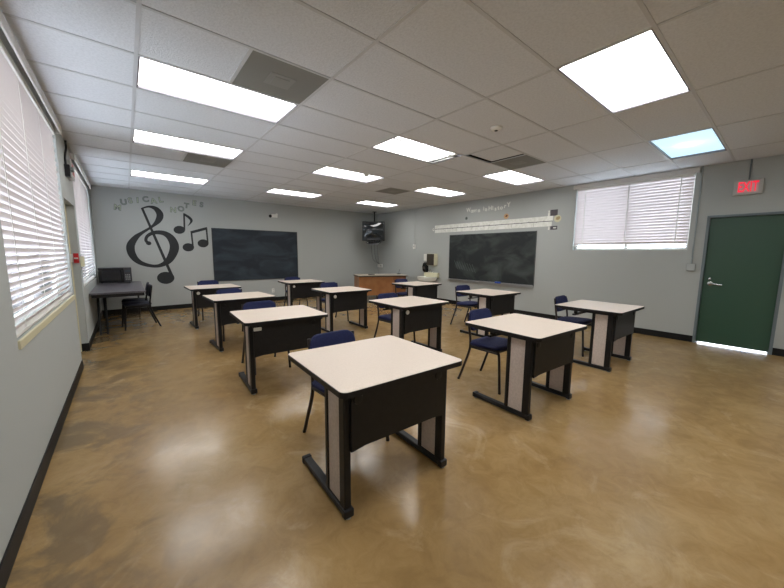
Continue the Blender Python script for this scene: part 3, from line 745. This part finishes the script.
for i in range(4): m.bm.faces.new((va[i], va[(i+1) % 4], vb[(i+1) % 4], vb[i]))
m.build('rear_case', STEEL, tv)
m = MB(); n = 14; g = []
for j in range(n+1):
    row = []
    for i in range(n+1):
        u, v = i/n*2-1, j/n*2-1
        row.append(m.bm.verts.new((u*0.295, -0.222 - 0.022*(1-u*u)*(1-v*v) - 0.012*(2-u*u-v*v)/2, 0.345 + v*0.225)))
    g.append(row)
for j in range(n):
    for i in range(n): m.bm.faces.new((g[j][i], g[j][i+1], g[j+1][i+1], g[j+1][i]))
m.build('screen', SCREEN, tv, smooth=True, fix=False)
m = MB(); m.box(-0.20, 0.20, -0.226, -0.22, 0.03, 0.075, bev=0.002)
m.build('control_strip', mat('dark_strip', rgb(48, 48, 52), 0.3), tv)
for i, (dx, lb) in enumerate(((-0.10, 'thin dark cable hanging on the mural side below the television'), (0.0, 'thin dark cable hanging down the middle below the television'), (0.10, 'thin dark cable hanging on the sink side below the television'))):
    wx = TVP[0] + 0.19*math.sin(-ang) + dx*math.cos(ang) ; wy = TVP[1] + 0.19*math.cos(ang) + dx*math.sin(ang)
    zt = 1.772
    tag(MB().tube([(wx, wy, zt-0.1), (wx+0.03, wy+0.03, 1.5), (wx+0.12, wy+0.08, 1.15), (XR-0.06, 6.19+0.03*i, 1.03)], 0.004, 6, smooth=2).build('cable', STEEL), lb, 'cable', 'cables under the corner television')

# ---------------------------------------------------------------- teacher's desk
da = math.radians(-21.5)
t = thing('teacher_desk', 'brown wood-veneer desk with a grey top set diagonally under the corner television', 'desk', (5.85, 4.86, 0), da)
MB().box(-0.75, 0.75, -0.39, 0.39, 0.725, 0.755, bev=0.004).build('desktop', WOODTOP, t)
m = MB(); m.box(-0.755, 0.755, -0.395, 0.395, 0.715, 0.735); m.build('edge_band', STEEL, t)
MB().box(-0.71, 0.30, -0.355, -0.335, 0.17, 0.715).build('front_panel', WOOD, t)
MB().box(0.305, 0.715, -0.355, 0.355, 0.17, 0.715).build('pedestal', mat('oak_veneer_dark', rgb(148, 98, 58), 0.4, noise=(6, rgb(132, 86, 50), 0.35, 0.65)), t)
MB().box(-0.735, -0.71, -0.355, 0.355, 0.17, 0.715).build('side_panel', WOOD, t)
for i in range(3):
    dr = MB().box(0.325, 0.70, 0.355, 0.372, 0.19+0.175*i, 0.355+0.175*i, bev=0.002).build('drawer', WOOD, t)
    MB().box(0.45, 0.57, 0.372, 0.39, 0.265+0.175*i, 0.28+0.175*i).build('drawer_handle', ALU, dr)
for sx in (-0.70, 0.68):
    for sy in (-0.33, 0.33):
        MB().box(sx-0.02, sx+0.02, sy-0.02, sy+0.02, 0.0, 0.17).build('leg', STEEL, t)
RZ = Matrix.Rotation(da, 4, 'Z')
def on_desk(x, y): v = Matrix.Translation((5.85, 4.86, 0.755)) @ RZ @ Vector((x, y, 0)); return v
v = on_desk(-0.30, -0.10)
o = MB().box(-0.09, 0.09, -0.06, 0.06, 0, 0.022, bev=0.005).build('desk_tray', GLOSSK); o.location = v; o.rotation_euler = (0, 0, da)
tag(o, 'small flat black box lying on the wooden desk', 'box')
t = thing('pen_stand', 'small black stand with an upright pen at the wall end of the wooden desk', 'pen holder', on_desk(0.62, 0.05))
MB().box(-0.05, 0.05, -0.035, 0.035, 0, 0.02, bev=0.004).build('stand_base', GLOSSK, t)
MB().tube([(0.0, 0, 0.015), (0.03, 0, 0.15)], 0.006, 8).build('pen', STEEL, t)

# ---------------------------------------------------------------- student desks
DW, DD, DZ = 0.855, 0.775, 0.74
def make_desk():
    t = thing('student_desk', '', 'desk')
    tb = MB().prism(rounded(DW-0.008, DD-0.008, 0.036), 0.028, Matrix.Translation((0, 0, DZ-0.028))).build('tabletop', LAMIN, t)
    m = MB(); o_, i_ = rounded(DW, DD, 0.04), rounded(DW-0.009, DD-0.009, 0.036); n = len(o_)
    za, zb = DZ-0.030, DZ-0.0015
    V = [[m.bm.verts.new((x, y, z)) for x, y in P] for P, z in ((o_, za), (o_, zb), (i_, zb), (i_, za))]
    for k in range(4):
        A, B = V[k], V[(k+1) % 4]
        for i in range(n): m.bm.faces.new((A[i], A[(i+1) % n], B[(i+1) % n], B[i]))
    m.build('edge_band', STEEL, tb)
    for s in (-1, 1):
        x = s*0.352
        L = thing_part('side_leg', t)
        m = MB(); m.box(x-0.020, x+0.020, -0.295, -0.235, 0.045, 0.711, bev=0.006)
        m.box(x-0.020, x+0.020, -0.10, -0.065, 0.045, 0.711, bev=0.006)
        m.box(x-0.02, x+0.02, -0.33, 0.30, 0.685, 0.711)
        m.build('posts', STEEL, L)
        MB().box(x-0.012, x+0.012, -0.235, -0.10, 0.055, 0.70).build('leg_panel', LEGPANEL, L)
        m = MB(); m.box(x-0.026, x+0.026, -0.295, 0.27, 0.012, 0.050, bev=0.008)
        m.box(x-0.029, x+0.029, -0.31, -0.275, 0.008, 0.054, bev=0.006).box(x-0.029, x+0.029, 0.25, 0.285, 0.008, 0.054, bev=0.006)
        m.build('foot_bar', STEEL, L)
        for e in (-0.29, 0.265): MB().lathe([(0, 0), (0.018, 0), (0.018, 0.012), (0, 0.012)], 12, Matrix.Translation((x, e, 0))).build('foot_glide', GREYP, L)
    # modesty panel, lower edge gently arched
    w = 0.338; pts = [(-w, 0.711), (-w, 0.375)]
    for k in range(1, 16):
        u = k/16; q = min(u, 1-u)*2
        pts.append((-w+2*w*u, 0.375 + 0.012*min(1, q*4)))
    pts += [(w, 0.375), (w, 0.711)]
    MB().prism(pts, 0.018, Matrix.Translation((0, -0.295, 0)) @ XZ).build('modesty_panel', DBLACK, t)
    m = MB(); m.box(-0.30, 0.12, 0.16, 0.20, 0.615, 0.633, bev=0.003)
    for x in (-0.24, -0.02): m.box(x-0.02, x+0.02, 0.165, 0.195, 0.633, 0.711)
    m.build('cable_trough', STEEL, t)
    return t
def thing_part(name, parent):
    o = bpy.data.objects.new(name, None); o.empty_display_size = 0.05; C.objects.link(o); o.parent = parent; return o
GROM = {'dark': STEEL, 'white': WHITEP}
desks = [
 ((1.02, -1.45), -2.5, 'dark', 'cream-topped black desk standing at the very front, closest to the camera'),
 ((1.095, 0.43), -3, 'label', 'desk with a white tag on its black panel, second in the window row'),
 ((1.135, 2.19), 2, 'dark', 'cream-topped desk in the window row, one ahead of the white-dotted desk by the mural wall'),
 ((1.10, 3.95), 1, 'white', 'white-dotted desk at the mural end of the window row, beyond the treble clef'),
 ((2.75, -1.53), -3, 'dark', 'cream-topped desk at the front of the middle row, blue chair fully visible behind it'),
 ((2.86, 0.25), 0, 'white', 'middle-row desk second from the front, white dot on its black panel'),
 ((2.87, 2.10), -1, 'white', 'middle-row desk third from the front, before the wooden corner desk'),
 ((2.98, 4.12), -1, 'white', 'middle-row desk at the mural end, right under the edge of the smeared chalkboard'),
 ((4.61, -1.54), -1.5, 'dark', 'desk with bluish sheen on its top, the one nearest the green door'),
 ((4.75, 0.25), -2, 'dark', 'desk in the long-wall row in front of the green-black chalkboard'),
 ((4.84, 2.17), 3, 'dark', 'desk at the mural end of the long-wall row, before the wall sink'),
]
dk = None
for i, ((x, y), a, g, lb) in enumerate(desks):
    if dk is None: t = dk = make_desk()
    else:
        t = copy_tree(dk)
        for ch in list(t.children):
            if ch.name.split('.')[0] in ('cable_grommet', 'paper_tag'): bpy.data.objects.remove(ch)
    t.location = (x, y, 0); t.rotation_euler = (0, 0, math.radians(a)); t['label'] = lb.replace('nearest', 'next to'); t['group'] = 'student desks set out in three rows'
    M0 = Matrix.Translation((-0.298, -0.313, 0.655)) @ XZ
    if g == 'label':
        q = MB().prism(rounded(0.075, 0.035, 0.008), 0.003, M0).build('paper_tag', WHITEP, t); q['label'] = 'white tag'
    else:
        q = MB().lathe([(0, 0), (0.028, 0), (0.026, 0.006), (0.012, 0.008), (0, 0.008)], 20, M0).build('cable_grommet', GROM[g], t, smooth=True)
        q['label'] = 'white round grommet' if g == 'white' else 'black round grommet'
    if g != 'white' or i == 0:
        q = MB().lathe([(0, 0), (0.028, 0), (0.026, 0.006), (0.012, 0.008), (0, 0.008)], 20, Matrix.Translation((0.275, -0.313, 0.655)) @ XZ).build('cable_grommet', STEEL, t, smooth=True)

# ---------------------------------------------------------------- chairs (origin under the seat, sitter faces -Y)
def cushion(w, d, h, r, M, bulge=0.012, n=10):
    """padded slab with rounded plan and a soft crown"""
    m = MB(); P = rounded(w, d, r, 5)
    lay = [(0.93, 0.0), (1.0, 0.25*h), (1.0, 0.65*h), (0.95, 0.9*h), (0.80, h), (0.45, h+bulge*0.8)]
    R = [[m.bm.verts.new((x*k, y*k, z)) for x, y in P] for k, z in lay]
    N = len(P)
    for A, B in zip(R, R[1:]):
        for i in range(N): m.bm.faces.new((A[i], A[(i+1) % N], B[(i+1) % N], B[i]))
    c = m.bm.verts.new((0, 0, h+bulge))
    for i in range(N): m.bm.faces.new((R[-1][i], R[-1][(i+1) % N], c))
    m.bm.faces.new(R[0][::-1])
    bmesh.ops.transform(m.bm, matrix=M, verts=m.bm.verts)
    return m
def make_chair(name='stacking_chair', fab=FABRIC, steel=BROWNST):
    t = thing(name, '', 'chair')
    cushion(0.44, 0.41, 0.045, 0.09, Matrix.Translation((0, 0, 0.425)) @ Matrix.Rotation(math.radians(-2), 4, 'X')).build('seat', fab, t, smooth=True)
    m = MB(); m.box(-0.20, 0.20, -0.185, 0.185, 0.412, 0.426, bev=0.004); m.build('seat_pan', steel, t)
    # back pad: face towards -Y, a bit bent round the sitter
    M = Matrix.Translation((0, 0.220, 0.672)) @ Matrix.Rotation(math.radians(90-9), 4, 'X')
    bk = cushion(0.405, 0.225, 0.04, 0.085, M, 0.008)
    for v in bk.bm.verts: v.co.y -= 0.30*v.co.x*v.co.x * 2.0 - 0.012
    bk.build('backrest', fab, t, smooth=True)
    for s in (-1, 1):
        x = s*0.195
        MB().tube([(x, -0.17, 0.412), (x, -0.185, 0.39), (x*1.06, -0.215, 0.012)], 0.0135, 10, smooth=2).build('front_leg', steel, t, smooth=True)
        MB().tube([(x, 0.215, 0.765), (x, 0.19, 0.60), (x, 0.165, 0.44), (x, 0.18, 0.34), (x*1.06, 0.30, 0.012)], 0.0135, 10, smooth=2).build('rear_leg', steel, t, smooth=True)
        MB().tube([(x, -0.175, 0.403), (x, 0.165, 0.403)], 0.0135, 10).build('seat_rail', steel, t, smooth=True)
        for (gx, gy) in ((x*1.06, -0.216), (x*1.06, 0.303)):
            MB().lathe([(0, 0), (0.014, 0), (0.014, 0.018), (0, 0.02)], 10, Matrix.Translation((gx, gy, 0))).build('foot_tip', STEEL, t)
    return t
chairs = [
 ((1.05, -1.09), 3, 'blue padded chair tucked behind the front desk closest to the camera'),
 ((1.10, 0.90), 0, 'blue padded chair behind the window-row desk with the white tag'),
 ((1.15, 2.67), 0, 'blue padded chair behind the third desk of the window row'),
 ((1.19, 4.70), 0, 'blue padded chair behind the window-row desk closest to the mural wall'),
 ((2.86, -1.14), 0, 'blue padded chair with legs showing, behind the front desk of the middle row'),
 ((2.94, 0.62), 0, 'blue padded chair behind the second desk of the middle row'),
 ((3.10, 2.80), 0, 'blue padded chair behind the third middle-row desk'),
 ((3.08, 4.68), 0, 'blue padded chair against the smeared chalkboard wall, behind the last middle-row desk'),
 ((4.85, -1.16), 2, 'blue padded chair behind the desk next to the green door'),
 ((4.97, 0.79), -3, 'blue padded chair at the desk in front of the green-black chalkboard'),
 ((5.02, 2.70), 0, 'blue padded chair before the wooden corner desk, behind the last long-wall desk'),
]
ck = None
for (x, y), a, lb in chairs:
    t = ck = make_chair() if ck is None else ck
    if lb != chairs[0][2]: t = copy_tree(ck)
    t.location = (x, y, 0); t.rotation_euler = (0, 0, math.radians(a)); t['label'] = lb; t['group'] = 'blue chairs at the student desks'
dc = make_chair('side_chair', DARKFAB, STEEL)
dc.location = (-0.065, 4.50, 0); dc.rotation_euler = (0, 0, math.radians(-84)); dc['label'] = 'dark chair pushed sideways under the near half of the grey work table'; dc['group'] = 'dark chairs at the work table'
d2 = copy_tree(dc); d2.location = (-0.075, 5.00, 0); d2.rotation_euler = (0, 0, math.radians(-93)); d2['label'] = 'dark chair under the grey work table, next to the microwave end'

# ---------------------------------------------------------------- work table and microwave in the corner
t = thing('work_table', 'long grey-topped black folding table under the corner window blind', 'table', (-0.285, 4.92, 0))
TX0, TX1, TY0, TY1 = -0.36, 0.345, -1.16, 1.18
MB().box(TX0, TX1, TY0, TY1, 0.712, 0.742, bev=0.004).build('tabletop', GREYTOP, t)
m = MB(); k = 0.02
m.box(TX0+0.02, TX1-0.02, TY0+0.02, TY0+0.04, 0.66, 0.712).box(TX0+0.02, TX1-0.02, TY1-0.04, TY1-0.02, 0.66, 0.712)
m.box(TX0+0.02, TX0+0.04, TY0+0.04, TY1-0.04, 0.66, 0.712).box(TX1-0.04, TX1-0.02, TY0+0.04, TY1-0.04, 0.66, 0.712)
m.build('apron', STEEL, t)
for yy, s in ((-0.75, -1), (0.92, 1)):
    for xx in (TX0+0.07, TX1-0.07 if yy > 0 else TX0+0.16):
        MB().tube([(xx, yy+0.10*(-s), 0.70), (xx, yy+0.10*s, 0.012)], 0.0165, 10).build('leg', STEEL, t, smooth=True)
    MB().tube([(TX0+0.07, yy+0.092*s, 0.04), ((TX1-0.07) if yy > 0 else TX0+0.16, yy+0.092*s, 0.04)], 0.012, 8).build('leg_brace', STEEL, t, smooth=True)
t = thing('microwave_oven', 'black microwave oven standing on the mural-wall end of the grey work table', 'microwave', (-0.355, 5.93, 0.742))
MB().box(-0.265, 0.265, -0.17, 0.17, 0.012, 0.315, bev=0.006).build('oven_case', mat('microwave_case', rgb(58, 58, 62), 0.4), t)
d = MB().box(-0.262, 0.135, -0.192, -0.17, 0.018, 0.309, bev=0.004).build('oven_door', GLOSSK, t)
MB().box(-0.215, 0.085, -0.196, -0.192, 0.06, 0.265).build('door_window', mat('oven_mesh_glass', rgb(34, 34, 38), 0.15), d)
MB().tube([(0.115, -0.196, 0.06), (0.115, -0.215, 0.08), (0.115, -0.215, 0.24), (0.115, -0.196, 0.26)], 0.007, 8).build('door_handle', STEEL, d, smooth=True)
MB().box(0.138, 0.262, -0.19, -0.17, 0.018, 0.309, bev=0.004).build('control_panel', mat('panel_dark', rgb(44, 44, 48), 0.35), t)
m = MB()
for r_ in range(4):
    for c_ in range(3): m.box(0.158+0.03*c_, 0.178+0.03*c_, -0.193, -0.19, 0.06+0.032*r_, 0.08+0.032*r_)
m.build('buttons', GREYP, t)
MB().box(0.155, 0.245, -0.193, -0.19, 0.225, 0.265).build('display', mat('display_glass', rgb(70, 78, 84), 0.1), t)
for sx in (-0.22, 0.22):
    for sy in (-0.13, 0.13): MB().lathe([(0, 0), (0.012, 0), (0.014, 0.013), (0, 0.013)], 10, Matrix.Translation((sx, sy, 0))).build('foot', STEEL, t)

# ---------------------------------------------------------------- daylight
w = bpy.data.worlds.new('daylight'); bpy.context.scene.world = w; w.use_nodes = True
bg = w.node_tree.nodes['Background']; bg.inputs['Color'].default_value = (0.80, 0.86, 1.0, 1); bg.inputs['Strength'].default_value = 13
for nm, x, wd, s in (('window_portal', XL-0.19, W1, 1), ('window_portal', XL-0.19, W2, 1), ('window_portal', XR+0.19, W3, -1)):
    l = bpy.data.lights.new(nm, 'AREA'); l.shape = 'RECTANGLE'; l.size = wd[3]-wd[2]; l.size_y = wd[1]-wd[0]; l.cycles.is_portal = True
    o = bpy.data.objects.new(nm, l); C.objects.link(o)
    o.location = (x, (wd[0]+wd[1])/2, (wd[2]+wd[3])/2); o.rotation_euler = (0, -s*PI/2, 0)

# ---------------------------------------------------------------- camera
cam = bpy.data.cameras.new('camera'); co = bpy.data.objects.new('camera', cam); C.objects.link(co)
cam.sensor_width = 36; cam.lens = 324.228 * 36 / 784; cam.clip_start = 0.02
yw, pt, rl = 0.6851, 0.1239, 0.0079
fwd = Vector((math.sin(yw)*math.cos(pt), math.cos(yw)*math.cos(pt), -math.sin(pt))); right = Vector((math.cos(yw), -math.sin(yw), 0)); up = right.cross(fwd)
r2 = math.cos(rl)*right + math.sin(rl)*up; u2 = -math.sin(rl)*right + math.cos(rl)*up
Mc = Matrix((( r2.x, u2.x, -fwd.x, -0.1598), (r2.y, u2.y, -fwd.y, -3.0789), (r2.z, u2.z, -fwd.z, 1.3943), (0, 0, 0, 1)))
co.matrix_world = Mc
sc = bpy.context.scene; sc.camera = co
sc.view_settings.view_transform = 'Standard'; sc.view_settings.look = 'None'; sc.view_settings.gamma = 1; sc.view_settings.exposure = 0.22
sc.view_settings.use_curve_mapping = False
sc.cycles.use_denoising = True; sc.cycles.max_bounces = 12; sc.cycles.diffuse_bounces = 8; sc.cycles.transparent_max_bounces = 12
